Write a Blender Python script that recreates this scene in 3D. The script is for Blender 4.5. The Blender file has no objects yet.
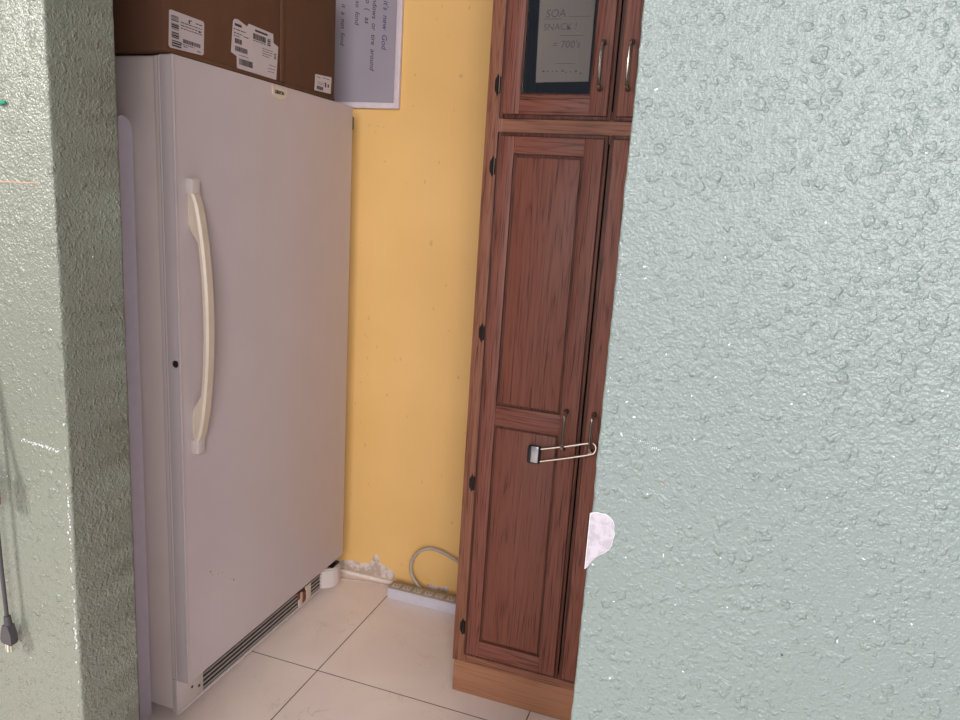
import bpy, bmesh, math, random
from mathutils import Vector, Matrix, noise
random.seed(7)
S = bpy.context.scene
COL = S.collection

# ------------------------------------------------------------------ materials
def new_mat(name):
    m = bpy.data.materials.new(name); m.use_nodes = True
    nt = m.node_tree; b = nt.nodes['Principled BSDF']
    return m, nt, b
def nd(nt, typ, **kw):
    n = nt.nodes.new(typ)
    for k, v in kw.items():
        if k.startswith('i_'): n.inputs[k[2:].replace('_', ' ')].default_value = v
        else: setattr(n, k, v)
    return n
def coords(nt, scale=(1, 1, 1), rnd=False):
    t = nt.nodes.new('ShaderNodeTexCoord'); mp = nt.nodes.new('ShaderNodeMapping')
    mp.inputs['Scale'].default_value = scale
    nt.links.new(t.outputs['Object'], mp.inputs['Vector'])
    if rnd:
        oi = nt.nodes.new('ShaderNodeObjectInfo'); mu = nd(nt, 'ShaderNodeMath', operation='MULTIPLY'); mu.inputs[1].default_value = 37.0
        cb = nt.nodes.new('ShaderNodeCombineXYZ')
        nt.links.new(oi.outputs['Random'], mu.inputs[0])
        for i in range(3): nt.links.new(mu.outputs[0], cb.inputs[i])
        nt.links.new(cb.outputs[0], mp.inputs['Location'])
    return mp.outputs['Vector']
def ntex(nt, vec, scale, detail=2.0, rough=.5, dist=0.0):
    n = nt.nodes.new('ShaderNodeTexNoise')
    n.inputs['Scale'].default_value = scale; n.inputs['Detail'].default_value = detail
    n.inputs['Roughness'].default_value = rough; n.inputs['Distortion'].default_value = dist
    nt.links.new(vec, n.inputs['Vector']); return n.outputs['Fac']
def ramp(nt, fac, stops, interp='LINEAR'):
    r = nt.nodes.new('ShaderNodeValToRGB'); r.color_ramp.interpolation = interp
    els = r.color_ramp.elements
    while len(els) < len(stops): els.new(0.5)
    for e, (p, c) in zip(els, stops):
        e.position = p; e.color = (c, c, c, 1) if isinstance(c, (int, float)) else (*c, 1)
    nt.links.new(fac, r.inputs['Fac']); return r.outputs['Color']
def mth(nt, op, a, b=None, clamp=False):
    n = nt.nodes.new('ShaderNodeMath'); n.operation = op; n.use_clamp = clamp
    for i, v in enumerate((a, b)):
        if v is None: continue
        if isinstance(v, (int, float)): n.inputs[i].default_value = v
        else: nt.links.new(v, n.inputs[i])
    return n.outputs[0]
def mixc(nt, fac, a, b, mode='MIX'):
    n = nt.nodes.new('ShaderNodeMix'); n.data_type = 'RGBA'; n.blend_type = mode
    for sock, v in ((n.inputs['Factor'], fac), (n.inputs[6], a), (n.inputs[7], b)):
        if isinstance(v, (int, float)): sock.default_value = v
        elif isinstance(v, tuple): sock.default_value = (*v, 1)
        else: nt.links.new(v, sock)
    return n.outputs[2]
def bump(nt, b, h, strength=.3, dist=.002, prev=None):
    n = nt.nodes.new('ShaderNodeBump'); n.inputs['Strength'].default_value = strength; n.inputs['Distance'].default_value = dist
    nt.links.new(h, n.inputs['Height'])
    if prev is not None: nt.links.new(prev, n.inputs['Normal'])
    nt.links.new(n.outputs[0], b.inputs['Normal']); return n.outputs[0]
def plain(name, col, rough=.5, metal=0.0, var=.06, nscale=40, bmp=0.0, spec=.5):
    m, nt, b = new_mat(name)
    v = coords(nt); f = ntex(nt, v, nscale, 4)
    c0 = tuple(max(0, x * (1 - var)) for x in col); c1 = tuple(min(1, x * (1 + var)) for x in col)
    nt.links.new(ramp(nt, f, [(.3, c0), (.7, c1)]), b.inputs['Base Color'])
    b.inputs['Roughness'].default_value = rough; b.inputs['Metallic'].default_value = metal
    b.inputs['Specular IOR Level'].default_value = spec
    if bmp: bump(nt, b, ntex(nt, v, nscale * 6, 3), bmp, .001)
    return m

def stucco(name, col, strength=1.0, rough=.42, seed=0.0):
    """painted knock-down stucco: orange peel, irregular splats and some rounder blobs"""
    m, nt, b = new_mat(name)
    v = coords(nt)
    ad = nd(nt, 'ShaderNodeVectorMath', operation='ADD'); ad.inputs[1].default_value = (seed, seed * .7, seed * .3)
    nt.links.new(v, ad.inputs[0]); v = ad.outputs[0]
    fine = ntex(nt, v, 300, 1, .5)
    peel = ntex(nt, v, 135, 1.5, .5, .2)
    area = ramp(nt, ntex(nt, v, 5, 1), [(.36, .25), (.64, 1.0)])
    splat = ramp(nt, ntex(nt, v, 75, 1.5, .5, .3), [(.54, 0.0), (.66, 1.0)], 'EASE')
    wob = nd(nt, 'ShaderNodeTexNoise', i_Scale=85.0); nt.links.new(v, wob.inputs['Vector'])
    mv = nd(nt, 'ShaderNodeVectorMath', operation='MULTIPLY_ADD'); mv.inputs[1].default_value = (.016, .016, .016)
    nt.links.new(wob.outputs['Color'], mv.inputs[0]); nt.links.new(v, mv.inputs[2])
    def blobs(scale, thr, r0, r1):
        vor = nt.nodes.new('ShaderNodeTexVoronoi'); vor.inputs['Scale'].default_value = scale
        nt.links.new(mv.outputs[0], vor.inputs['Vector'])
        d = ramp(nt, vor.outputs['Distance'], [(0, .70), (r0, 1.0), (r1, 0.0), (1, 0.0)], 'EASE')
        sc = nt.nodes.new('ShaderNodeSeparateColor'); nt.links.new(vor.outputs['Color'], sc.inputs[0])
        return mth(nt, 'MULTIPLY', d, mth(nt, 'GREATER_THAN', sc.outputs[0], thr))
    h = mth(nt, 'ADD', mth(nt, 'MULTIPLY', fine, .55), mth(nt, 'MULTIPLY', mth(nt, 'MULTIPLY', peel, area), .72))
    h = mth(nt, 'ADD', h, mth(nt, 'MULTIPLY', mth(nt, 'MULTIPLY', splat, area), .22))
    h = mth(nt, 'ADD', h, mth(nt, 'ADD', mth(nt, 'MULTIPLY', blobs(56, .66, .22, .46), .46), mth(nt, 'MULTIPLY', blobs(105, .62, .22, .5), .32)))
    bump(nt, b, h, 1.0, .0034 * strength)
    big = ntex(nt, v, 2.5, 2)
    c = mixc(nt, ramp(nt, big, [(.35, 0.0), (.65, 1.0)]), tuple(x * .96 for x in col), tuple(min(1, x * 1.03) for x in col))
    vs = nt.nodes.new('ShaderNodeTexVoronoi'); vs.inputs['Scale'].default_value = 70; nt.links.new(mv.outputs[0], vs.inputs['Vector'])
    sc2 = nt.nodes.new('ShaderNodeSeparateColor'); nt.links.new(vs.outputs['Color'], sc2.inputs[0])
    chip = mth(nt, 'MULTIPLY', mth(nt, 'LESS_THAN', vs.outputs['Distance'], .10), mth(nt, 'GREATER_THAN', sc2.outputs[1], .95))
    c = mixc(nt, chip, c, (.50, .51, .50))  # pale specks: paint chips, and sparkle of glossy bumps painted into the colour
    nt.links.new(c, b.inputs['Base Color'])
    b.inputs['Roughness'].default_value = rough
    return m

def oak(name, axis, dark, mid, light, rough=.5, ring=17.0, hi=24.0, lo=1.1):
    m, nt, b = new_mat(name)
    sc = {'z': (hi, hi, lo), 'x': (lo, hi, hi)}[axis]
    v = coords(nt, sc, True)
    n1 = ntex(nt, v, 1.0, 1.5, .4, .15)
    wv = mth(nt, 'FRACT', mth(nt, 'MULTIPLY', n1, ring))                      # growth rings: slow rise, sharp dark edge
    s = ramp(nt, wv, [(0, .15), (.10, .75), (.55, 1.0), (.86, .55), (1, .15)])
    sc2 = {'z': (330, 330, 7), 'x': (7, 330, 330)}[axis]
    pore = ntex(nt, coords(nt, sc2, True), 1.0, 2.0, .6)
    pm = ramp(nt, pore, [(.36, 0.0), (.50, 1.0)])
    fac = mth(nt, 'ADD', mth(nt, 'MULTIPLY', s, .46), mth(nt, 'MULTIPLY', pm, .48), True)
    c = ramp(nt, fac, [(.24, dark), (.58, mid), (.95, light)])
    bigv = ntex(nt, coords(nt, (1, 1, 1), True), 3.0, 2)
    c = mixc(nt, ramp(nt, bigv, [(.3, .0), (.7, .3)]), c, mid)
    nt.links.new(c, b.inputs['Base Color'])
    b.inputs['Roughness'].default_value = rough; b.inputs['Specular IOR Level'].default_value = .35
    bump(nt, b, fac, .10, .0008)
    return m

def tile_floor():
    m, nt, b = new_mat('floor_tile')
    t = nt.nodes.new('ShaderNodeTexCoord'); sx = nt.nodes.new('ShaderNodeSeparateXYZ'); nt.links.new(t.outputs['Object'], sx.inputs[0])
    P = .6627
    def line(o, off):
        w = mth(nt, 'PINGPONG', mth(nt, 'SUBTRACT', o, off), P / 2)
        return mth(nt, 'LESS_THAN', w, .0016)
    g = mth(nt, 'MAXIMUM', line(sx.outputs[0], -1.0587), line(sx.outputs[1], 1.7889))
    v = coords(nt)
    cl = ntex(nt, v, 3.5, 4, .6, 1.0)
    base = ramp(nt, cl, [(.3, (.78, .66, .60)), (.7, (.86, .74, .68))])
    vein = mth(nt, 'ABSOLUTE', mth(nt, 'SUBTRACT', ntex(nt, v, 5.0, 3, .55, 1.4), .5))
    vm = mth(nt, 'MULTIPLY', ramp(nt, vein, [(0, 1.0), (.012, 0.0), (1, 0.0)]), ramp(nt, ntex(nt, v, 4, 1), [(.45, 0.0), (.65, .30)]))
    c = mixc(nt, vm, base, (.40, .30, .23))
    c = mixc(nt, g, c, (.10, .07, .055))
    nt.links.new(c, b.inputs['Base Color'])
    nt.links.new(ramp(nt, g, [(0, .38), (1, .9)]), b.inputs['Roughness'])
    bump(nt, b, mth(nt, 'SUBTRACT', 1.0, g), .4, .001)
    return m

def painted_yellow():
    m, nt, b = new_mat('yellow_paint')
    v = coords(nt)
    c = ramp(nt, ntex(nt, v, 3, 3), [(.3, (.72, .44, .155)), (.7, (.77, .48, .18))])
    sp = ramp(nt, ntex(nt, coords(nt, (30, 30, 18)), 1.6, 2), [(.715, 0.0), (.74, 1.0)])
    c = mixc(nt, mth(nt, 'MULTIPLY', sp, .4), c, (.35, .23, .08))
    nt.links.new(c, b.inputs['Base Color']); b.inputs['Roughness'].default_value = .5
    h = mth(nt, 'ADD', mth(nt, 'MULTIPLY', ntex(nt, v, 60, 3), .6), mth(nt, 'MULTIPLY', ntex(nt, v, 14, 2), .8))
    bump(nt, b, h, .25, .002)
    return m

def bare_plaster(name, c1, c2, scale=60):
    m, nt, b = new_mat(name)
    v = coords(nt); f = ntex(nt, v, scale, 4, .65)
    nt.links.new(ramp(nt, f, [(.42, c1), (.55, c2)]), b.inputs['Base Color'])
    b.inputs['Roughness'].default_value = .85; bump(nt, b, f, .4, .001); return m

def glass_mat():
    m, nt, b = new_mat('cabinet_glass')
    b.inputs['Base Color'].default_value = (.92, .93, .95, 1)
    b.inputs['Transmission Weight'].default_value = 1.0
    b.inputs['Roughness'].default_value = .02; b.inputs['IOR'].default_value = 1.45
    return m

M = {}
M['teal'] = stucco('teal_stucco', (.147, .179, .172), .82, .36)
M['left_stucco'] = stucco('left_wall_stucco', (.156, .165, .132), .82, .34, 3.7)  # same stucco as the right wall in a warmer, slightly darker tint
M['yellow'] = painted_yellow()
M['floor'] = tile_floor()
M['plainwall'] = plain('cream_wall_paint', (.62, .55, .45), .8)
M['ceil'] = plain('ceiling_paint', (.75, .72, .67), .85)
M['oak_v'] = oak('red_oak_upright', 'z', (.042, .011, .008), (.165, .052, .034), (.225, .080, .054))
M['oak_h'] = oak('red_oak_rail', 'x', (.042, .011, .008), (.172, .054, .035), (.235, .084, .057))
M['oak_p'] = oak('red_oak_panel', 'z', (.065, .018, .012), (.170, .054, .034), (.215, .074, .048), ring=16, hi=13.0, lo=.7)
M['oak_frame'] = oak('brown_oak_frame', 'z', (.070, .022, .013), (.20, .076, .043), (.27, .112, .066), lo=1.6)
M['oak_frame_h'] = oak('brown_oak_frame_rail', 'x', (.085, .028, .016), (.22, .084, .049), (.28, .118, .070))
M['oak_kick'] = oak('pale_brown_plywood', 'x', (.24, .10, .052), (.35, .160, .086), (.39, .186, .102), ring=6, hi=11.0, lo=.6)
M['edge'] = oak('dark_glazed_oak_edge', 'z', (.022, .006, .005), (.062, .018, .011), (.120, .040, .024))
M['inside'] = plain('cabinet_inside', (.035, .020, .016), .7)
M['white'] = plain('freezer_enamel', (.50, .425, .435), .34, 0, .02, 8, .03)
M['cream'] = plain('yellowed_plastic', (.55, .455, .37), .42, 0, .05, 25)
M['slat'] = plain('taupe_slats', (.40, .34, .31), .5)
M['cap'] = plain('white_plastic', (.54, .47, .46), .4, 0, .02)
M['seam'] = plain('grey_gasket', (.16, .13, .12), .7)
M['body'] = plain('freezer_side_enamel', (.62, .525, .505), .42, 0, .04, 6, .03)
M['lilac'] = plain('lilac_white_plastic', (.60, .53, .61), .5, 0, .03)
M['black'] = plain('black_plastic', (.018, .017, .019), .45)
M['darkbronze'] = plain('dark_bronze', (.030, .022, .019), .38, .8)
M['chrome'] = plain('bright_steel', (.78, .72, .66), .18, 1.0, .02)
M['pull'] = plain('polished_dark_nickel', (.50, .45, .41), .24, 1.0, .03)
M['card'] = plain('brown_cardboard', (.108, .045, .021), .8, 0, .07, 15, .05)
M['card2'] = plain('darker_brown_cardboard', (.084, .033, .014), .8, 0, .07, 15, .05)
M['label'] = plain('white_paper_label', (.50, .43, .44), .6, 0, .02)
M['ink'] = plain('black_ink', (.045, .035, .04), .7)
M['ink_blue'] = plain('blue_marker_ink', (.05, .04, .14), .6)
M['pencil'] = plain('faded_pencil', (.13, .105, .09), .8)
M['paper'] = plain('note_paper', (.30, .245, .205), .8, 0, .03, 8)
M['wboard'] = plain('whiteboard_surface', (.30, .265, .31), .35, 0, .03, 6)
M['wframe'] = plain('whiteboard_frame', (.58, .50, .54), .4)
M['strip'] = plain('strip_grey_metal', (.56, .53, .59), .45, 0, .03)
M['strip_top'] = plain('strip_taupe_plastic', (.34, .27, .21), .5)
M['outlet'] = plain('outlet_grey', (.52, .46, .40), .5)
M['greycord'] = plain('grey_cord', (.40, .34, .28), .5)
M['raceway'] = plain('raceway_white', (.78, .68, .60), .5)
M['pinkcord'] = plain('pinkish_cord', (.55, .40, .33), .6)
M['orange'] = plain('orange_cord_rubber', (.30, .085, .045), .6)
M['cordblack'] = plain('grey_black_rubber', (.045, .038, .043), .5)
M['green'] = plain('green_plastic', (.01, .22, .14), .4)
M['redpencil'] = plain('red_pencil', (.50, .22, .18), .9)
M['plasterY'] = bare_plaster('bare_plaster_brown', (.44, .34, .28), (.66, .55, .51), 34)
M['plasterW'] = bare_plaster('bare_plaster_white', (.27, .245, .28), (.34, .31, .345), 90)
M['paintedge'] = plain('white_torn_paint', (.46, .46, .475), .7)
M['rust'] = plain('rust', (.16, .04, .02), .8)
M['gold'] = plain('badge_cream', (.60, .51, .40), .35)
M['glass'] = glass_mat()
M['dirt'] = plain('brown_scuff', (.34, .24, .15), .9)
M['lockgrey'] = plain('lock_grey_metal', (.42, .42, .44), .3, .7)

# ------------------------------------------------------------------ mesh helpers
class MB:
    def __init__(s, *mats): s.bm = bmesh.new(); s.mats = list(mats)
    def box(s, x0, x1, y0, y1, z0, z1, bev=0.0, mat=0, seg=2):
        r = bmesh.ops.create_cube(s.bm, size=1.0); vs = r['verts']
        for v in vs:
            v.co = Vector(((x0 + x1) / 2 + v.co.x * (x1 - x0), (y0 + y1) / 2 + v.co.y * (y1 - y0), (z0 + z1) / 2 + v.co.z * (z1 - z0)))
        fs = set(f for v in vs for f in v.link_faces)
        for f in fs: f.material_index = mat
        if bev > 0:
            es = list(set(e for v in vs for e in v.link_edges))
            rr = bmesh.ops.bevel(s.bm, geom=es, offset=bev, segments=seg, affect='EDGES', profile=.5)
            for f in rr['faces']: f.material_index = mat
        return s
    def prism(s, pts, vec, mat=0):
        """planar polygon (3D points) pushed along vec"""
        vec = Vector(vec); a = [s.bm.verts.new(p) for p in pts]; b = [s.bm.verts.new(Vector(p) + vec) for p in pts]
        n = len(pts); fs = [s.bm.faces.new(a), s.bm.faces.new(b[::-1])]
        for i in range(n): fs.append(s.bm.faces.new((a[i], b[i], b[(i + 1) % n], a[(i + 1) % n])))
        for f in fs: f.material_index = mat
        bmesh.ops.recalc_face_normals(s.bm, faces=fs)
        return s
    def sweep(s, pts, prof, up=(0, 0, 1), mat=0, closed_caps=True):
        """sweep a 2D profile [(a,b)] along points; a along side axis, b along normal axis"""
        pts = [Vector(p) for p in pts]; rings = []; up = Vector(up)
        for i, p in enumerate(pts):
            t = (pts[min(i + 1, len(pts) - 1)] - pts[max(i - 1, 0)]).normalized()
            side = t.cross(up)
            if side.length < 1e-4: side = t.cross(Vector((1, 0, 0)))
            side.normalize(); nrm = side.cross(t).normalized()
            rings.append([s.bm.verts.new(p + side * a + nrm * b) for a, b in prof])
        n = len(prof); fs = []
        for A, B in zip(rings, rings[1:]):
            for i in range(n): fs.append(s.bm.faces.new((A[i], A[(i + 1) % n], B[(i + 1) % n], B[i])))
        if closed_caps: fs.append(s.bm.faces.new(rings[0][::-1])); fs.append(s.bm.faces.new(rings[-1]))
        for f in fs: f.material_index = mat
        bmesh.ops.recalc_face_normals(s.bm, faces=fs)
        return s
    def tube(s, pts, r, n=10, mat=0, up=(.13, .21, .97), smooth=6):
        if smooth and len(pts) > 2: pts = spline(pts, smooth)
        return s.sweep(pts, [(r * math.cos(2 * math.pi * i / n), r * math.sin(2 * math.pi * i / n)) for i in range(n)], up, mat)
    def cyl(s, p0, p1, r, n=16, mat=0, r1=None):
        p0, p1 = Vector(p0), Vector(p1); t = (p1 - p0).normalized()
        u = t.cross(Vector((.3, .2, .9))).normalized(); w = u.cross(t); r1 = r if r1 is None else r1
        A = [s.bm.verts.new(p0 + (u * math.cos(a) + w * math.sin(a)) * r) for a in [2 * math.pi * i / n for i in range(n)]]
        B = [s.bm.verts.new(p1 + (u * math.cos(a) + w * math.sin(a)) * r1) for a in [2 * math.pi * i / n for i in range(n)]]
        fs = [s.bm.faces.new(A), s.bm.faces.new(B[::-1])] + [s.bm.faces.new((A[i], A[(i + 1) % n], B[(i + 1) % n], B[i])) for i in range(n)]
        for f in fs: f.material_index = mat
        bmesh.ops.recalc_face_normals(s.bm, faces=fs)
        return s
    def build(s, name, parent=None, off=(0, 0, 0), smooth=35):
        off = Vector(off)
        for v in s.bm.verts: v.co -= off
        me = bpy.data.meshes.new(name); s.bm.to_mesh(me); s.bm.free()
        for m in s.mats: me.materials.append(m)
        if smooth:
            for p in me.polygons: p.use_smooth = True
            me.set_sharp_from_angle(angle=math.radians(smooth))
        o = bpy.data.objects.new(name, me); COL.objects.link(o)
        if parent is not None: o.parent = parent
        else: o.location = off
        return o
def spline(pts, k):
    P = [Vector(p) for p in pts]; out = []
    for i in range(len(P) - 1):
        a, b, c, d = P[max(i - 1, 0)], P[i], P[i + 1], P[min(i + 2, len(P) - 1)]
        for j in range(k):
            t = j / k
            out.append(.5 * ((2 * b) + (c - a) * t + (2 * a - 5 * b + 4 * c - d) * t * t + (3 * b - a - 3 * c + d) * t ** 3))
    return out + [P[-1]]
def tag(o, label, cat, group=None):
    o['label'] = label; o['category'] = cat
    if group: o['group'] = group
    return o
def thing(name, label, cat, loc, group=None):
    o = bpy.data.objects.new(name, None); COL.objects.link(o); o.location = loc; o.empty_display_size = .1
    return tag(o, label, cat, group)
def struct(name, mb, off=(0, 0, 0)):
    o = mb.build(name, None, off); o['kind'] = 'structure'; return o
def text_mesh(s, size, shear=0.0, thick=0.0006, weight=0.0, spacing=1.0):
    """returns a mesh of a line of writing, lying in XY with its start at the origin"""
    cu = bpy.data.curves.new('writing', 'FONT'); cu.body = s; cu.size = size; cu.shear = shear; cu.extrude = thick / 2; cu.offset = weight
    cu.space_character = spacing; cu.resolution_u = 3
    o = bpy.data.objects.new('writing', cu); COL.objects.link(o)
    bpy.context.view_layer.update()
    me = bpy.data.meshes.new_from_object(o.evaluated_get(bpy.context.evaluated_depsgraph_get()))
    bpy.data.objects.remove(o); bpy.data.curves.remove(cu)
    return me
def add_text(name, lines, mat, parent):
    """lines = [(string, size, 4x4 matrix, shear, weight)] joined into one lettering mesh"""
    bm = bmesh.new()
    for s, size, mtx, sh, w in lines:
        me = text_mesh(s, size, sh, weight=w); me.transform(mtx); bm.from_mesh(me); bpy.data.meshes.remove(me)
    me = bpy.data.meshes.new(name); bm.to_mesh(me); bm.free(); me.materials.append(mat)
    o = bpy.data.objects.new(name, me); COL.objects.link(o); o.parent = parent; return o
def frame_matrix(origin, xdir, ydir):
    x = Vector(xdir).normalized(); y = Vector(ydir).normalized(); z = x.cross(y)
    return Matrix(((x.x, y.x, z.x, origin[0]), (x.y, y.y, z.y, origin[1]), (x.z, y.z, z.z, origin[2]), (0, 0, 0, 1)))

# ------------------------------------------------------------------ the setting
YF, YJ, YW = .9047, 1.041, 2.37        # face of the front wall, back of the front wall, face of the yellow wall
XL, XR = -1.0252, -.1328
def front_wall(name, x0, x1, z1, mat, edge):
    """wall slab whose corners at the opening are hand-finished: rounded and slightly uneven"""
    r = .0045; e = .012; prof = []
    def arc(cx, cy, a0):
        return [(cx + r * math.cos(math.radians(a0 + k * 22.5)), cy + r * math.sin(math.radians(a0 + k * 22.5))) for k in range(5)]
    if edge == 'right': prof = [(x0, YF), (x1 - r - e, YF), (x1 - r - .002, YF)] + arc(x1 - r, YF + r, -90) + [(x1, YF + r + .002), (x1, YF + r + e), (x1, YJ - r - .002)] + arc(x1 - r, YJ - r, 0) + [(x1 - r - .002, YJ), (x0, YJ)]
    else: prof = [(x1, YJ), (x0 + r + .002, YJ)] + arc(x0 + r, YJ - r, 90) + [(x0, YJ - r - .002), (x0, YF + r + e), (x0, YF + r + .002)] + arc(x0 + r, YF + r, 180) + [(x0 + r + .002, YF), (x0 + r + e, YF), (x1, YF)]
    bm = bmesh.new(); N = 420; rings = []
    for i in range(N + 1):
        z = z1 * i / N; ring = []
        for j, (x, y) in enumerate(prof):
            p = Vector((x, y, z))
            if min(abs(x - (x1 if edge == 'right' else x0)), 1) < r * 1.05 and (abs(y - YF) < r * 1.05 or abs(y - YJ) < r * 1.05):
                p.x += .0012 * noise.noise(Vector((x * 9, y * 9, z * 55))) + .0012 * noise.noise(Vector((7, y * 5, z * 7)))
                if abs(y - YF) < r * .8: p.y += .0010 * noise.noise(Vector((x * 9 + 5, y * 9, z * 60)))
            ring.append(bm.verts.new(p))
        rings.append(ring)
    n = len(prof)
    for A, B in zip(rings, rings[1:]):
        for i in range(n): bm.faces.new((A[i], A[(i + 1) % n], B[(i + 1) % n], B[i]))
    bm.faces.new(rings[0][::-1]); bm.faces.new(rings[-1])
    bmesh.ops.recalc_face_normals(bm, faces=bm.faces)
    mb = MB(mat); mb.bm.free(); mb.bm = bm
    return struct(name, mb)
H = 2.5
wl = front_wall('wall_left', -2.7, XL, H, M['left_stucco'], 'right')
wr = front_wall('wall_right', XR, 1.5, H, M['teal'], 'left')
struct('floor', MB(M['floor']).box(-2.7, 1.5, -2.2, 2.5, -.06, 0))
struct('wall_back', MB(M['yellow']).box(-2.2, .75, YW, YW + .12, 0, H))
struct('wall_pantry_left', MB(M['plainwall']).box(-2.2, -2.08, YJ + .001, YW - .001, 0, H))
struct('wall_pantry_right', MB(M['plainwall']).box(.63, .75, YJ + .003, YW - .001, 0, H))
struct('ceiling', MB(M['ceil']).box(-2.7, 1.5, YF - .0, 2.49, H + .001, H + .1))

# wear on the walls
def patch(name, parent, outline, y, t, mat):
    return MB(mat).prism([(x, y - t, z) for x, z in outline], (0, t + .0004, 0)).build(name, parent, smooth=0)
wb_ = bpy.data.objects['wall_back']
pY = [(-1.33, .046), (-1.289, .047), (-1.258, .057), (-1.231, .052), (-1.206, .057), (-1.187, .061), (-1.176, .067), (-1.170, .084), (-1.164, .098), (-1.156, .104), (-1.152, .111), (-1.148, .098), (-1.142, .084), (-1.131, .071), (-1.124, .067), (-1.109, .064), (-1.094, .057), (-1.083, .052), (-1.077, .044), (-1.070, .033), (-1.076, .020), (-1.09, .0145), (-1.33, .0145)]
patch('bare_patch', wb_, pY, YW, .0006, M['plasterY'])
patch('bare_patch', wb_, [(-.945, .030), (-.915, .036), (-.895, .030), (-.870, .037), (-.852, .044), (-.848, .022), (-.86, .0145), (-.93, .0145)], YW, .0006, M['plasterY'])
pR = [(-.1335, 1.0632), (-.1290, 1.0652), (-.1244, 1.0663), (-.1200, 1.0655), (-.1152, 1.0661), (-.1107, 1.0642), (-.107, 1.0615), (-.1040, 1.0580), (-.1022, 1.0528), (-.1024, 1.0470), (-.1005, 1.0418), (-.1020, 1.0340), (-.1027, 1.0259), (-.1060, 1.0190), (-.1101, 1.0144), (-.1150, 1.0110), (-.1199, 1.0065), (-.1240, 1.0010), (-.1269, .9962), (-.1300, .9900), (-.1335, .9862)]
cx = sum(p[0] for p in pR) / len(pR); cz = sum(p[1] for p in pR) / len(pR)
patch('torn_paint_rim', wr, [(cx + (x - cx) * 1.06, cz + (z - cz) * 1.04) for x, z in pR], YF, .0006, M['paintedge'])
patch('bare_patch', wr, [(x, z) for x, z in pR], YF, .0011, M['plasterW'])
patch('scuff', wr, [(-.0520, 1.1236), (-.0488, 1.1222), (-.0462, 1.1196), (-.0472, 1.1186), (-.0500, 1.1212)], YF, .0006, M['dirt'])
patch('scuff', wr, [(.1175, .9285), (.1192, .9290), (.1205, .9270), (.1190, .9258)], YF, .0006, M['black'])
patch('pencil_line', wl, [(-1.20, 1.4342), (-1.0575, 1.4371), (-1.0575, 1.4383), (-1.20, 1.4354)], YF, .0003, M['redpencil'])
patch('scuff', wl, [(-1.0740, 1.5165), (-1.0722, 1.5160), (-1.0700, 1.5172), (-1.0712, 1.5145), (-1.0708, 1.5128), (-1.0724, 1.5148)], YF, .0006, M['black'])
# chips of torn white paint along the pillar's corner and across its face
rng = random.Random(3)
chips = MB(M['paintedge'])
def chip(x, z, r):
    n = 6; a0 = rng.random() * 6
    pts = [(x + r * rng.uniform(.5, 1.1) * math.cos(a0 + 6.283 * k / n), YF - .0007, z + 1.5 * r * rng.uniform(.5, 1.1) * math.sin(a0 + 6.283 * k / n)) for k in range(n)]
    chips.prism(pts, (0, .0012, 0))
for k in range(70): chip(XL - .0046 - abs(rng.gauss(0, .0022)), rng.choice((rng.uniform(.35, 1.75), rng.gauss(.86, .05), rng.gauss(.66, .04))), rng.uniform(.0008, .0026))
for k in range(36): chip(-1.130 + k * .0024, 0.999 - k * .00022 + rng.gauss(0, .0014), rng.uniform(.0006, .0022))
for k in range(22): chip(-1.075 + rng.gauss(0, .007), 1.665 + rng.gauss(0, .008), rng.uniform(.0005, .0015))
for k in range(30): chip(rng.uniform(-1.13, -1.04), rng.uniform(.6, 1.7), rng.uniform(.0004, .0011))
ch = chips.build('paint_chips', wl, smooth=0); ch['kind'] = 'stuff'
chips = MB(M['paintedge'])
for k in range(40): chip(XR + .0050 + abs(rng.gauss(0, .001)), rng.uniform(.85, 1.75), rng.uniform(.0003, .0008))
for k in range(16): chip(-.0905 + k * .0023, 1.176 - k * .0008 + rng.gauss(0, .0008), rng.uniform(.0004, .0010))
ch = chips.build('paint_chips', wr, smooth=0); ch['kind'] = 'stuff'

# ------------------------------------------------------------------ upright freezer
FX, FY0, FY1, FZT, FZB = -1.2413, 1.4262, 2.2611, 1.7347, .1335
fr_loc = Vector((-1.60, (FY0 + FY1) / 2, 0))
fz = thing('upright_freezer', 'tall white upright freezer with a long curved handle against the yellow wall', 'freezer', fr_loc)
B = MB(M['body'], M['seam'])
B.box(-1.98, -1.303, FY0 + .012, FY1 - .006, .03, FZT - .001, .006)
B.box(-1.3035, -1.2915, FY0 + .0085, FY1 - .008, .13, FZT - .002, .002)
B.build('cabinet_shell', fz, fr_loc)
g = MB(M['seam']).box(-1.2920, -1.2815, FY0 + .017, FY1 - .016, .140, FZT - .010)
g.build('gasket', fz, fr_loc)
D = MB(M['white'])
D.box(FX - .041, FX, FY0, FY1, FZB, FZT, .0050, 0, 4)
D.box(FX - .005, FX + .0022, FY0 - .0018, FY0 + .005, FZB + .003, FZT - .003, .0018)
D.box(FX - .0425, FX - .037, FY0 - .0012, FY0 + .006, FZB + .003, FZT - .003, .0012)
door = D.build('door', fz, fr_loc)
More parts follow.
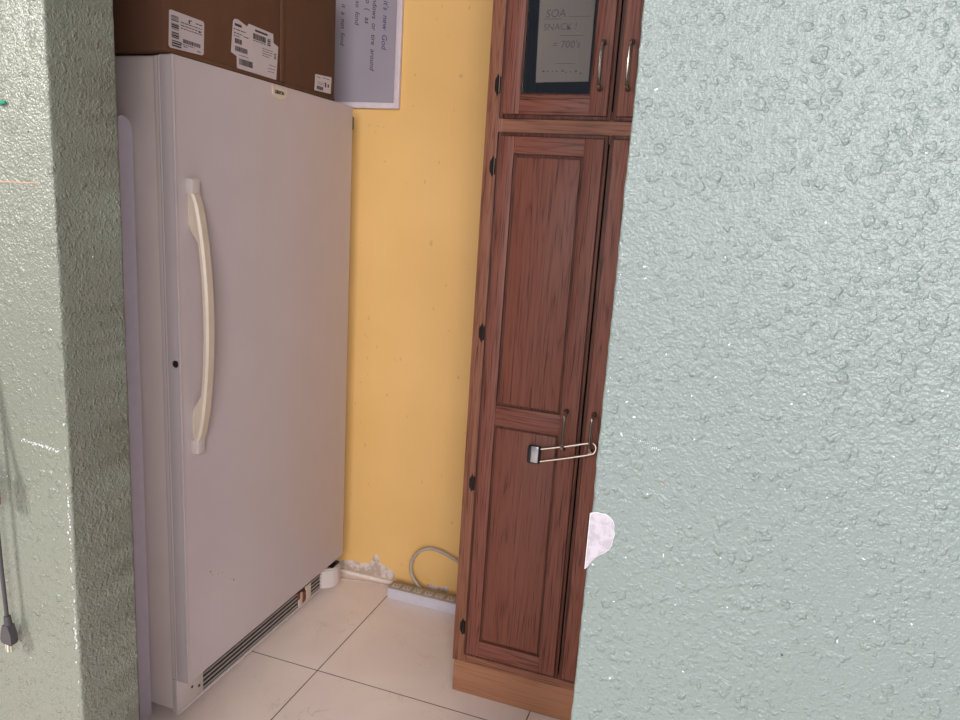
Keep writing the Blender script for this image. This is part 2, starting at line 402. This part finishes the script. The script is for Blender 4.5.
# curved handle with a filled wedge at each end
hy = 1.4725
zt, zb = 1.4300, .8130
hp = []
for i in range(25):
    t = i / 24; z = zt + (zb - zt) * t
    bow = .012 + .036 * (math.sin(math.pi * t) ** .62 if 0 < t < 1 else 0)
    hp.append((FX + bow, hy + .002 * math.sin(math.pi * t), z))
w, th = .0145, .0080
prof = [(-w, -th * .6), (-w * .6, -th), (w * .6, -th), (w, -th * .6), (w, th * .3), (w * .7, th), (-w * .7, th), (-w, th * .3)]
hb = MB(M['cream']).sweep(hp, prof, (1, 0, 0))
def bow_at(z):
    t = (zt - z) / (zt - zb); return FX + .008 + .036 * (max(0, math.sin(math.pi * t)) ** .62)
for a, sgn in ((zt, -1), (zb, 1)):
    tip = a + sgn * .125; zs = [a + sgn * .125 * k / 8 for k in range(9)]
    pts = [(bow_at(z), hy - .006, z) for z in zs] + [(bow_at(tip) - .004, hy - .006, tip), (FX + .004, hy - .006, a + sgn * .085), (FX - .001, hy - .006, a + sgn * .070), (FX - .001, hy - .006, a)]
    hb.prism(pts, (0, .012, 0))
hb.build('handle', door, fr_loc)
for a, sgn in ((zt, 1), (zb, -1)):
    MB(M['cap']).box(FX - .001, FX + .021, hy - .0145, hy + .0145, min(a - sgn * .004, a + sgn * .034), max(a - sgn * .004, a + sgn * .034), .004).build('handle_end_cap', door, fr_loc)
kh = MB(M['chrome'], M['black']).cyl((FX - .012, FY0 + .004, 1.018), (FX - .012, FY0 - .002, 1.018), .0092, 20)
kh.cyl((FX - .012, FY0 + .001, 1.018), (FX - .012, FY0 - .0026, 1.018), .0072, 20, 1)
kh.build('lock', door, fr_loc)
bd = MB(M['gold'])
by0, bz0 = 1.841, 1.7125
outl = [(by0 - .036, bz0 + .014), (by0 + .036, bz0 + .013), (by0 + .033, bz0 - .004), (by0 + .020, bz0 - .014), (by0, bz0 - .0175), (by0 - .020, bz0 - .014), (by0 - .034, bz0 - .004)]
bd.prism([(FX - .0005, y, z) for y, z in outl], (.0026, 0, 0)); badge = bd.build('badge', door, fr_loc)
add_text('badge_lettering', [('GIBSON', .0125, frame_matrix(Vector((FX + .0022, by0 - .025, bz0 - .003)) - fr_loc, (0, 1, 0), (0, 0, 1)), 0, .0006)], M['ink'], door)
for (y, z, r) in ((1.5232, .4201, .003), (1.5312, .4072, .002), (1.553, .398, .0016), (1.5731, .3929, .0018), (1.585, .372, .0012), (1.621, .3476, .0030), (1.607, .357, .0012)):
    MB(M['dirt']).prism([(FX - .0003, y + r * math.cos(k), z + r * 1.3 * math.sin(k)) for k in (0, 1.1, 2.2, 3.2, 4.3, 5.4)], (.0006, 0, 0)).build('dent', door, fr_loc, 0)
for z, hgt in ((.47, .012), (.455, .006), (.21, .03), (.19, .01), (.29, .006)):
    MB(M['dirt']).box(FX - .0050, FX - .0012, FY0 - .0004, FY0 + .003, z, z + hgt).build('scratch', door, fr_loc, 0)
# base grille with louvres, a broken gap, screws and the hinge cover
KX = -1.285
kp = MB(M['cap'])
kp.box(KX - .02, KX - .004, FY0 + .01, FY1 - .005, .022, .128, .002)
kp.box(KX - .012, KX, FY0 + .008, 1.5385, .022, .128, .003)
kp.box(KX - .012, KX, 2.186, FY1 - .004, .022, .128, .002)
kp.box(KX - .012, KX + .002, FY0 + .010, FY1 - .01, .0215, .0295, .002)
kp.box(KX - .012, KX, 1.53, 2.19, .112, .128, .002)
kick = kp.build('kick_plate', fz, fr_loc)
MB(M['black']).box(KX - .006, KX - .0035, 1.5395, 2.185, .030, .112).build('grille_shade_backing', kick, fr_loc)  # black sheet stands in for the shade behind the louvre slats
lv = MB(M['slat'])
for k in range(5):
    z = .0385 + k * .0145
    for y0, y1 in ((1.5385, 2.022), (2.112, 2.186)):
        lv.prism([(KX - .004, y0, z), (KX + .0005, y0, z - .0008), (KX + .0005, y0, z + .0008), (KX - .003, y0, z + .0016)], (0, y1 - y0, 0))
lv.build('louvre_slats', kick, fr_loc)
br = MB(M['cream'], M['rust'])
br.box(KX - .0034, KX + .002, 2.030, 2.052, .0295, .078, .001, 0); br.box(KX - .0034, KX + .0005, 2.074, 2.110, .0295, .085, .001, 0)
br.box(KX - .0034, KX + .003, 2.056, 2.072, .036, .075, .001, 1); br.box(KX - .0034, KX + .004, 2.022, 2.034, .060, .085, .001, 1)
br.build('broken_slats', kick, fr_loc)
for y, z in ((1.4909, .0735), (1.5194, .0585), (2.2052, .0595)):
    MB(M['black']).cyl((KX - .002, y, z), (KX + .001, y, z), .0042, 12).build('screw_hole', kick, fr_loc)
hc = MB(M['cap'])
hc.prism([(KX - .01, 2.176, .024), (KX, 2.172, .024), (FX - .012, 2.198, .024), (FX - .003, 2.215, .024), (FX - .001, 2.235, .024), (FX - .008, 2.256, .024), (KX - .01, 2.257, .024)], (0, 0, .076))
bmesh.ops.bevel(hc.bm, geom=list(hc.bm.edges), offset=.005, segments=2, affect='EDGES')
hc.build('hinge_cover', fz, fr_loc, 50)
MB(M['darkbronze']).box(-1.30, FX - .012, 2.205, FY1 - .006, .100, .108, .001).cyl((FX - .02, 2.235, .095), (FX - .02, 2.235, .140), .006).build('hinge', fz, fr_loc)
MB(M['darkbronze']).box(-1.31, -1.2465, FY1 - .004, FY1 + .018, 1.662, 1.704, .004).build('hinge', fz, fr_loc)
for x in (-1.34, -1.93):
    for y in (FY0 + .07, FY1 - .07): MB(M['black']).cyl((x, y, 0), (x, y, .032), .018).build('levelling_foot', fz, fr_loc)
fz.rotation_euler = (0, -.0045, 0)
fz.location.x += .0045 * .87

# ------------------------------------------------------------------ cardboard boxes on the freezer
def carton(label, y0, y1, h, x_front, depth, mat, flap=None):
    loc = Vector((x_front - depth / 2, (y0 + y1) / 2, FZT + .003))
    t = thing('cardboard_box', label, 'box', loc, 'cardboard boxes on the freezer')
    z0 = FZT + .003
    b = MB(mat).box(x_front - depth, x_front, y0, y1, z0, z0 + h, .004, 0, 2)
    b.build('box_body', t, loc)
    f = MB(mat).box(x_front - depth * .5, x_front + .0035, y0 + .003, y1 - .003, z0 - .0005, z0 + .007, .0015)
    f.build('bottom_flap', t, loc)
    MB(M['card']).box(x_front - depth + .02, x_front - .02, (y0 + y1) / 2 - .03, (y0 + y1) / 2 + .03, z0 + h, z0 + h + .0006).build('tape', t, loc)
    return t, loc
XB = FX - .010
b1, l1 = carton('larger cardboard box on top of the freezer with two white shipping labels', 1.410, 1.868, .36, XB, .52, M['card'])
b2, l2 = carton('darker cardboard box on top of the freezer beside the whiteboard, with one small label', 1.874, 2.152, .34, XB - .002, .50, M['card2'])
MB(M['card']).box(XB - .001, XB + .003, 1.852, 1.868, FZT + .012, FZT + .35, .001).build('glued_seam', b1, l1)
def label(parent, loc, x, outline, prints):
    lb = MB(M['label']).prism([(x - .0004, y, z) for y, z in outline], (.0012, 0, 0)).build('shipping_label', parent, loc, 0)
    p = MB(M['ink'])
    for (y0, y1, z0, z1) in prints: p.box(x + .0006, x + .0013, y0, y1, z0, z1)
    p.build('label_print', lb, loc, 0)
rl = random.Random(5)
def bars_h(y0, y1, z0, z1):      # bar code, bars stacked along y
    out = []; y = y0
    while y < y1: w = rl.choice((.0010, .0016, .0026)); out.append((y, min(y + w, y1), z0, z1)); y += w + rl.choice((.0010, .0016))
    return out
def bars_v(y0, y1, z0, z1):      # bar code, bars stacked along z
    out = []; z = z0
    while z < z1: w = rl.choice((.0012, .0022, .0034)); out.append((y0, y1, z, min(z + w, z1))); z += w + rl.choice((.0012, .0020))
    return out
def words(y0, y1, z, h=.0022):   # a line of small illegible print
    out = []; y = y0
    while y < y1: w = rl.uniform(.004, .012); out.append((y, min(y + w, y1), z, z + h)); y += w + .0025
    return out
pr = []
for k in range(4): pr += bars_v(1.432, 1.455 if k else 1.462, 1.753 + k * .018, 1.766 + k * .018)
pr += bars_h(1.468, 1.526, 1.7665, 1.775)
for k in range(3): pr += words(1.462, 1.532, 1.796 + k * .0062, .0018)
pr += words(1.512, 1.534, 1.8165) + words(1.470, 1.482, 1.758) + words(1.516, 1.528, 1.7565) + words(1.459, 1.505, 1.7625, .0016) + [(1.488, 1.492, 1.812, 1.820), (1.492, 1.499, 1.8185, 1.8205), (1.522, 1.528, 1.800, 1.804)]
label(b1, l1, XB, [(1.4263, 1.8261), (1.431, 1.8285), (1.537, 1.8285), (1.5414, 1.8245), (1.5380, 1.7560), (1.5320, 1.7520), (1.427, 1.7480), (1.4222, 1.7520)], pr)
pr = [(1.655, 1.682, 1.847, 1.853)] + words(1.650, 1.700, 1.838) + words(1.651, 1.686, 1.829) + words(1.690, 1.712, 1.827) + words(1.650, 1.676, 1.8225, .0016)
pr += bars_h(1.655, 1.682, 1.806, 1.818) + bars_h(1.655, 1.706, 1.788, 1.800)
pr += [(1.738, 1.792, 1.8515, 1.8565)] + bars_h(1.730, 1.785, 1.832, 1.846) + words(1.730, 1.785, 1.8275, .0018) + bars_v(1.792, 1.806, 1.828, 1.846)
pr += words(1.770, 1.815, 1.816, .0016) + words(1.770, 1.815, 1.810, .0016) + words(1.770, 1.812, 1.804, .0016) + words(1.770, 1.800, 1.798, .0016)
pr += words(1.672, 1.710, 1.7795, .0016) + bars_h(1.672, 1.728, 1.758, 1.773) + words(1.800, 1.832, 1.780, .0014) + words(1.795, 1.828, 1.771, .0014) + words(1.795, 1.825, 1.763, .0014) + bars_v(1.822, 1.833, 1.800, 1.816)
label(b1, l1, XB, [(1.6491, 1.8560), (1.655, 1.8627), (1.668, 1.8640), (1.705, 1.8555), (1.712, 1.8640), (1.8185, 1.8627), (1.8200, 1.8400), (1.8421, 1.8345), (1.8336, 1.7473), (1.6639, 1.7477), (1.6625, 1.7760), (1.6405, 1.7813)], pr)
pr = bars_h(2.046, 2.082, 1.7580, 1.7680) + words(2.044, 2.066, 1.7915) + words(2.080, 2.120, 1.7945, .0018) + [(2.092, 2.100, 1.770, 1.784), (2.108, 2.116, 1.772, 1.781)] + words(2.048, 2.086, 1.7785, .0013) + words(2.048, 2.086, 1.7735, .0013)
label(b2, l2, XB - .002, [(2.0384, 1.7989), (2.1317, 1.8049), (2.1277, 1.7554), (2.0343, 1.7526)], pr)

# ------------------------------------------------------------------ whiteboard hung on the yellow wall
wb_loc = Vector((-1.45, YW, 1.743))
wbd = thing('whiteboard', 'framed whiteboard hanging on the yellow wall behind the boxes, with sideways handwriting', 'whiteboard', wb_loc)
X1, X0, Z0, Z1 = -1.126, -1.72, 1.744, 2.38
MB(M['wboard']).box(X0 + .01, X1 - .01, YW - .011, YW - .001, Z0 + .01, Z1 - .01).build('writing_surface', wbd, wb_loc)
f = MB(M['wframe'])
f.box(X1 - .019, X1, YW - .018, YW - .001, Z0, Z1, .002); f.box(X0, X0 + .019, YW - .018, YW - .001, Z0, Z1, .002)
f.box(X0 + .0185, X1 - .0185, YW - .0175, YW - .001, Z0, Z0 + .019, .002); f.box(X0 + .0185, X1 - .0185, YW - .0175, YW - .001, Z1 - .019, Z1, .002)
f.build('frame', wbd, wb_loc)
def down(x, ztop): return frame_matrix(Vector((x, YW - .0112, ztop)) - wb_loc, (-.02, 0, -1), (1, 0, -.02))
for line, size, x, z in (("is  it  a  not  fond", .0225, -1.352, 2.105), ("so  fond", .023, -1.300, 2.088), ("also  (   as", .025, -1.262, 2.118), ("at  25  Windows  or  tire  around", .0235, -1.234, 2.190)):
    add_text('handwriting', [(line, size, down(x, z), .25, .0001)], M['ink'], wbd)
add_text('blue_handwriting', [("are  it's  new  God", .0265, down(-1.195, 2.135), .25, .0001)], M['ink_blue'], wbd)

# ------------------------------------------------------------------ white board with rounded corner beside the freezer
pl_loc = Vector((-1.65, 1.39, 0))
pb = thing('folded_panel', 'lilac-white folded panel with a rounded top edge, standing between pillar and freezer', 'panel', pl_loc)
def leaf(y0, y1, ztop):
    r = (y1 - y0) * .75; pts = [(y0 + .004, 0), (y1 - .003, 0), (y1, .005)]
    for k in range(7):
        a = math.radians(k * 15); pts.append((y1 - r + r * math.cos(a), ztop - r + r * math.sin(a)))
    pts += [(y0 + .006, ztop - .001), (y0, ztop - .006), (y0, .005)]
    m = MB(M['lilac']).prism([(-1.372, y, z) for y, z in pts], (-.56, 0, 0))
    return m.build('leaf', pb, pl_loc)
leaf(1.3915, 1.4335, 1.597); leaf(1.345, 1.387, 1.597)
MB(M['seam']).box(-1.92, -1.378, 1.3865, 1.392, .01, 1.575).build('hinge_strip', pb, pl_loc)

# ------------------------------------------------------------------ oak pantry cabinet
CY = 1.8588; CF = CY + .012                    # front of the doors, front of the face frame
CX0, CX1, CB, CT = -.6465, .004, .107, 2.34
c_loc = Vector(((CX0 + CX1) / 2, CF, 0))
cab = thing('pantry_cabinet', 'tall red oak pantry cabinet with four doors between yellow wall and teal wall', 'cabinet', c_loc)
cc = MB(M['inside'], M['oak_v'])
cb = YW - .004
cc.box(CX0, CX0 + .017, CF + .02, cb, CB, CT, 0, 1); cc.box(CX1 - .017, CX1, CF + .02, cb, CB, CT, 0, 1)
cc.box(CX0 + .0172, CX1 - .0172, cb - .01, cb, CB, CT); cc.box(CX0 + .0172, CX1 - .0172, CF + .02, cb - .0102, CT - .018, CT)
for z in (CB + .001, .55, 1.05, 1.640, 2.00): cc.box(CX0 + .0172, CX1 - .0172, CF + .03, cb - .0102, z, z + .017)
cc.build('carcass', cab, c_loc, 0)
ffm = MB(M['oak_frame'], M['oak_frame_h'])
ffm.box(CX0, CX0 + .046, CF, CF + .019, CB, CT, .0015); ffm.box(CX1 - .046, CX1, CF, CF + .019, CB, CT, .0015)
ffm.box(CX0 + .046, CX1 - .046, CF + .0005, CF + .019, CB, CB + .04, 0, 1); ffm.box(CX0 + .046, CX1 - .046, CF + .0005, CF + .019, 1.612, 1.688, 0, 1)
ffm.box(CX0 + .046, CX1 - .046, CF + .0005, CF + .019, CT - .05, CT, 0, 1)
ffm.build('face_frame', cab, c_loc)
MB(M['oak_kick']).box(CX0 + .004, CX1 - .004, CF + .005, CF + .02, 0, CB, .001).build('kick_board', cab, c_loc)
DT = .0125                                       # frame thickness of a door in front of the face frame
def pull_handle(parent, x, z0, z1):
    out = .027
    pts = [(x, CY + .002, z1), (x, CY - .010, z1 + .0005), (x, CY - .019, z1 - .004), (x, CY - out + .003, z1 - .017), (x, CY - out, (z0 + z1) / 2), (x, CY - out + .003, z0 + .017), (x, CY - .019, z0 + .004), (x, CY - .010, z0 - .0005), (x, CY + .002, z0)]
    h = MB(M['pull'], M['darkbronze']).tube(pts, .0047, 10, 0, (1, 0, 0), 5)
    for z in (z0, z1): h.cyl((x, CY - .0035, z), (x, CY + .001, z), .0072, 14, 1)
    return h.build('pull_handle', parent, c_loc)
def cab_door(name, x0, x1, z0, z1, panels, sw_l, sw_r, glass=False):
    """frame-and-panel door; panels = list of (z0, z1) openings"""
    y0, y1 = CY, CF - .0005; a = .010
    d = MB(M['oak_v'], M['oak_h'], M['edge'])
    xl, xr = x0 + sw_l, x1 - sw_r
    # stepped, glazed outer edge
    for bx in ((x0, x0 + a + .001, z0, z1), (x1 - a - .001, x1, z0, z1)):
        d.box(bx[0], bx[1], y0 + .0055, y1, bx[2], bx[3], .0025, 2)
    for bz in ((z0, z0 + a + .001), (z1 - a - .001, z1)):
        d.box(x0 + a, x1 - a, y0 + .0055, y1, bz[0], bz[1], .0025, 2)
    d.box(x0 + a, xl, y0, y1, z0 + a, z1 - a, .0028, 0); d.box(xr, x1 - a, y0, y1, z0 + a, z1 - a, .0028, 0)
    edges = [z0 + a] + [v for p in panels for v in p] + [z1 - a]
    for i in range(0, len(edges), 2): d.box(xl - .001, xr + .001, y0 + .0003, y1, edges[i], edges[i + 1], .0028, 1)
    o = d.build(name, cab, c_loc)
    for (p0, p1) in panels:
        if glass: continue
        p = MB(M['oak_p'], M['edge'])
        p.box(xl - .001, xr + .001, y0 + .0075, y1, p0 - .001, p1 + .001, 0, 1)
        p.box(xl + .0065, xr - .0065, y0 + .0040, y1 - .001, p0 + .0065, p1 - .0065, .0032, 0)
        p.build('panel', o, c_loc)
    if glass:
        p0, p1 = panels[0]
        MB(M['glass']).box(xl - .001, xr + .001, y0 + .0068, y0 + .0096, p0 - .001, p1 + .001).build('glass_pane', o, c_loc, 0)
        bead = MB(M['edge'])
        bead.box(xl - .0005, xl + .0035, y0 + .003, y1, p0, p1, .001); bead.box(xr - .0035, xr + .0005, y0 + .003, y1, p0, p1, .001)
        bead.box(xl, xr, y0 + .003, y1, p0 - .0005, p0 + .0035, .001)
        bead.build('glass_bead', o, c_loc)
    return o
DX = [(-.6103, -.3235), (-.3206, -.0335)]
LZ = (.1344, 1.6331); UZ = (1.6665, 2.31)
LP = [(.1930, .8570), (.9145, 1.5795)]
ld1 = cab_door('door', DX[0][0], DX[0][1], *LZ, LP, .0485, .0575)
ld2 = cab_door('door', DX[1][0], DX[1][1], *LZ, LP, .0575, .0485)
ud1 = cab_door('door', DX[0][0], DX[0][1], *UZ, [(1.7240, 2.255)], .0545, .0545, True)
ud2 = cab_door('door', DX[1][0], DX[1][1], *UZ, [(1.7240, 2.255)], .0545, .0545, True)
ud1['label'] = 'upper left glazed door'; ud2['label'] = 'upper right glazed door'; ld1['label'] = 'lower left two-panel door'; ld2['label'] = 'lower right two-panel door'
pull_handle(ld1, -.3655, .8245, .9280); pull_handle(ld2, -.2915, .8310, .9300)
pull_handle(ud1, -.3560, 1.7400, 1.8440); pull_handle(ud2, -.2890, 1.7400, 1.8450)
for z in (1.7477, 1.5471, 1.1085, .6747, .222, 2.2):
    x = -.6215
    h = MB(M['darkbronze']).prism([(x - .006, CF - .0025, z), (x - .0055, CF - .0025, z + .012), (x - .001, CF - .0025, z + .020), (x + .002, CF - .0025, z + .027), (x + .0045, CF - .0025, z + .020), (x + .005, CF - .0025, z - .020), (x + .002, CF - .0025, z - .027), (x - .001, CF - .0025, z - .020), (x - .0055, CF - .0025, z - .012)], (0, .0024, 0))
    h.cyl((x + .0070, CF - .0045, z - .019), (x + .0070, CF - .0045, z + .019), .0034, 10)
    h.build('hinge', cab, c_loc)

# paper note taped inside the glass
n_loc = Vector((-.455, CY + .0112, 1.7535))
nt_ = thing('paper_note', 'handwritten paper note behind the glass of the upper cabinet door', 'paper', n_loc)
NY = CY + .0108
MB(M['paper']).prism([(-.5205, NY, 1.7540), (-.3880, NY, 1.7575), (-.3880, NY, 2.03), (-.5275, NY, 2.03)], (0, .0005, 0)).build('sheet', nt_, n_loc, 0)
def nline(x, z): return frame_matrix(Vector((x, NY - .0002, z)) - n_loc, (1, 0, .02), (0, 0, 1))
for line, size, x, z in (("SOA", .026, -.508, 1.9045), ("SNACK !", .022, -.512, 1.8750), ("= 700's", .024, -.486, 1.8340)):
    add_text('handwriting', [(line, size, nline(x, z), .1, -.0002)], M['pencil'], nt_)
for x0, x1, z in ((-.512, -.466, 1.9005), (-.452, -.397, 1.9055), (-.468, -.410, 1.8625), (-.474, -.426, 1.7985)):
    MB(M['pencil']).box(x0, x1, NY - .0004, NY, z, z + .0010).build('ruled_line', nt_, n_loc, 0)
rd = random.Random(11)
for k in range(9):
    x = -.505 + k * .0118 + rd.uniform(-.002, .002); z = 1.7785 + rd.uniform(-.001, .0015) - (.004 if k == 8 else 0)
    MB(M['ink']).box(x, x + rd.uniform(.002, .0055), NY - .0004, NY, z, z + rd.uniform(.0015, .0038)).build('printed_mark', nt_, n_loc, 0)

# sliding lock threaded through the two lower pulls
LY = CY - .0120
lk_loc = Vector((-.43, LY, .80))
lk = thing('cabinet_lock', 'U-shaped sliding metal lock hooked through the two lower cabinet handles', 'lock', lk_loc)
lb = MB(M['black'], M['lockgrey'])
lb.box(-.4590, -.4230, LY - .009, LY + .009, .7735, .8230, .006, 0, 3)
lb.build('lock_body', lk, lk_loc)
MB(M['lockgrey']).box(-.4475, -.4270, LY - .0125, LY - .0085, .7790, .8245, .0015).build('release_plate', lk, lk_loc)
rod = MB(M['chrome'])
pts = [(-.430, LY, .8150), (-.35, LY, .8380), (-.300, LY, .8540), (-.2850, LY, .8560), (-.2770, LY, .8470), (-.2790, LY, .8340), (-.2900, LY, .8250), (-.350, LY, .8045), (-.430, LY, .7800)]
rod.tube(pts, .0033, 10, 0, (0, 1, 0), 5)
rod.build('shackle_rod', lk, lk_loc)
teeth = MB(M['chrome'])
for k in range(7):
    x = -.419 + k * .0062; z = .8150 + (x + .430) * .2900
    teeth.cyl((x, LY, z + .0010), (x + .002, LY, z + .0052), .0026, 6, 0, .0008)
teeth.build('rod_teeth', lk, lk_loc)

# ------------------------------------------------------------------ power strip, raceway and cables on the floor
s_loc = Vector((-.78, 2.29, 0))
ps = thing('power_strip', 'grey power strip with a row of outlets on the floor along the yellow wall', 'power strip', s_loc)
sx0, sx1 = -1.0515, -.50
MB(M['strip']).box(sx0, sx1, 2.262, 2.3145, .0005, .0425, .002).build('housing', ps, s_loc)
MB(M['strip_top']).box(sx0 + .001, sx1 - .001, 2.2630, 2.3135, .0425, .0475, .0015).build('cover', ps, s_loc)
for k in range(12):
    x = sx0 + .026 + k * .0435
    if x > sx1 - .03: break
    o = MB(M['outlet'], M['black']).box(x - .0150, x + .0150, 2.2690, 2.2960, .0472, .0492, .0012)
    o.box(x - .0075, x - .0055, 2.280, 2.290, .0490, .0495, 0, 1); o.box(x + .0055, x + .0075, 2.280, 2.290, .0490, .0495, 0, 1); o.box(x - .002, x + .002, 2.2725, 2.2765, .0490, .0495, 0, 1)
    o.build('outlet', ps, s_loc)
cd = MB(M['greycord']).tube([(-.935, 2.309, .040), (-.953, 2.322, .045), (-.9755, 2.328, .0640), (-.9890, 2.330, .090), (-.9905, 2.330, .1126), (-.9850, 2.330, .140), (-.9680, 2.330, .169), (-.9417, 2.330, .1910), (-.9022, 2.330, .2000), (-.8542, 2.330, .1910), (-.810, 2.330, .1743), (-.74, 2.335, .145), (-.66, 2.34, .09), (-.60, 2.34, .02), (-.52, 2.34, .008)], .0062, 12, 0, (0, 1, 0))
cd.build('power_cord', ps, s_loc)
rw = MB(M['raceway']).box(-1.60, -.655, YW - .013, YW - .0004, .0005, .0140, .0015)
tag(rw.build('cable_raceway', None, (-1.1, YW - .007, 0)), 'thin white cable raceway along the foot of the yellow wall', 'cable cover')
tc = MB(M['pinkcord']).tube([(-1.34, 2.285, .0036), (-1.2545, 2.3105, .0036), (-1.1994, 2.3260, .0036), (-1.1512, 2.3340, .0036), (-1.088, 2.3380, .0036), (-.98, 2.3400, .0036), (-.80, 2.342, .0036)], .0034, 8)
tag(tc.build('thin_cable', None, (-1.15, 2.33, 0)), 'thin pinkish cable on the floor between freezer foot and power strip', 'cable')

# ------------------------------------------------------------------ things on the left wall
cy = YF - .020
k_loc = Vector((-1.175, cy, .62))
pc = thing('plug_cord', 'black power cord hanging down the pale green wall with its plug at the end', 'cord', k_loc)
MB(M['cordblack']).tube([(-1.215, YF - .004, 1.66), (-1.212, cy + .004, 1.55), (-1.2000, cy, 1.3), (-1.1880, cy, 1.05), (-1.1800, cy, .87), (-1.1770, cy, .76), (-1.1730, cy, .672), (-1.1720, cy, .648)], .0036, 10).build('cord', pc, k_loc)
pgx = -1.1705
pg = MB(M['cordblack'])
for (z, w, d) in ((.652, .0045, .0045),): pg.cyl((pgx - .001, cy, .655), (pgx, cy, .638), .0048, 12, 0, .006)
pg.prism([(pgx - .006, cy - .006, .641), (pgx + .005, cy - .006, .641), (pgx + .0105, cy - .006, .626), (pgx + .0110, cy - .006, .614), (pgx + .0085, cy - .006, .609), (pgx - .0095, cy - .006, .611), (pgx - .0115, cy - .006, .617), (pgx - .0095, cy - .006, .628)], (0, .012, 0))
for v_ in pg.bm.verts: v_.co = Vector((pgx + (v_.co.x - pgx) * 1.2, cy + (v_.co.y - cy) * 1.2, .640 + (v_.co.z - .640) * 1.2))
plug = pg.build('plug', pc, k_loc)
pn = MB(M['chrome'])
pn.box(pgx - .0075, pgx - .0058, cy - .003, cy + .003, .588, .6065); pn.box(pgx + .0052, pgx + .0069, cy - .003, cy + .003, .588, .6065); pn.cyl((pgx, cy - .004, .6065), (pgx, cy - .004, .588), .0023, 10)
pn.build('prong', plug, k_loc)
o_loc = Vector((-1.19, cy, .92))
oc = thing('extension_cord', 'orange cord end hanging on the pale green wall above the black plug', 'cord', o_loc)
MB(M['orange']).tube([(-1.245, YF - .0035, 1.64), (-1.238, cy + .004, 1.50), (-1.215, cy - .008, 1.25), (-1.190, cy - .012, 1.05), (-1.172, cy - .012, .955), (-1.168, cy - .012, .930)], .0040, 10).build('cord', oc, o_loc)
ob = MB(M['orange']).box(-1.179, -1.1565, cy - .020, cy - .0045, .880, .936, .004, 0, 3).cyl((-1.168, cy - .012, .952), (-1.168, cy - .012, .932), .0055, 12, 0, .0078)
ob.build('socket_end', oc, o_loc)
gp = MB(M['green']).tube([(-1.150, YF - .002, 1.5572), (-1.135, YF - .004, 1.5580), (-1.124, YF - .005, 1.5576)], .0016, 8)
gp.cyl((-1.124, YF - .005, 1.5576), (-1.112, YF - .003, 1.5585), .0042, 10, 0, .0022); gp.cyl((-1.1155, YF - .004, 1.5580), (-1.1155, YF + .002, 1.5580), .0028, 10)
tag(gp.build('push_pin', None, (-1.118, YF, 1.558)), 'small green plastic pin stuck in the pale green wall', 'pin')

# ------------------------------------------------------------------ light
def area(name, loc, target, sx, sy, energy, col):
    l = bpy.data.lights.new(name, 'AREA'); l.shape = 'RECTANGLE'; l.size = sx; l.size_y = sy; l.energy = energy; l.color = col
    o = bpy.data.objects.new(name, l); COL.objects.link(o); o.location = loc
    o.rotation_euler = (Vector(target) - Vector(loc)).to_track_quat('-Z', 'Y').to_euler(); return o
area('daylight_doorway', (1.15, -2.7, 2.3), (-.7, 1.6, .7), 2.6, 2.0, 270, (1.0, .96, .95))
area('daylight_window', (-3.9, -2.6, 3.1), (-.3, .9, 1.2), .9, .9, 330, (1.0, .97, .92))
w = bpy.data.worlds.new('overcast_sky'); S.world = w; w.use_nodes = True
wn = w.node_tree; bg = wn.nodes['Background']
tc_ = wn.nodes.new('ShaderNodeTexCoord'); sp_ = wn.nodes.new('ShaderNodeSeparateXYZ'); wn.links.new(tc_.outputs['Generated'], sp_.inputs[0])
wn.links.new(ramp(wn, mth(wn, 'ADD', mth(wn, 'MULTIPLY', sp_.outputs[2], .5), .5), [(0, (.36, .43, .52)), (.5, (.70, .82, 1.0)), (1, (.62, .76, 1.0))]), bg.inputs['Color'])
bg.inputs['Strength'].default_value = .34

# ------------------------------------------------------------------ camera
R = Vector((.943, .3266, .0634)); U = Vector((-.1267, .1762, .9762)); F = Vector((-.3077, .9286, -.2075))
cam = bpy.data.cameras.new('camera'); co = bpy.data.objects.new('camera', cam); COL.objects.link(co)
R.normalize(); F = (F - R * F.dot(R)).normalized(); U = R.cross(F)
co.matrix_world = Matrix(((R.x, U.x, -F.x, 0), (R.y, U.y, -F.y, 0), (R.z, U.z, -F.z, 1.45), (0, 0, 0, 1)))
cam.sensor_width = 36; cam.lens = 734.996 / 960 * 36; cam.clip_start = .02
S.camera = co
S.view_settings.view_transform = 'Standard'; S.view_settings.look = 'None'; S.view_settings.gamma = 1; S.view_settings.use_curve_mapping = False
S.view_settings.exposure = 0.0
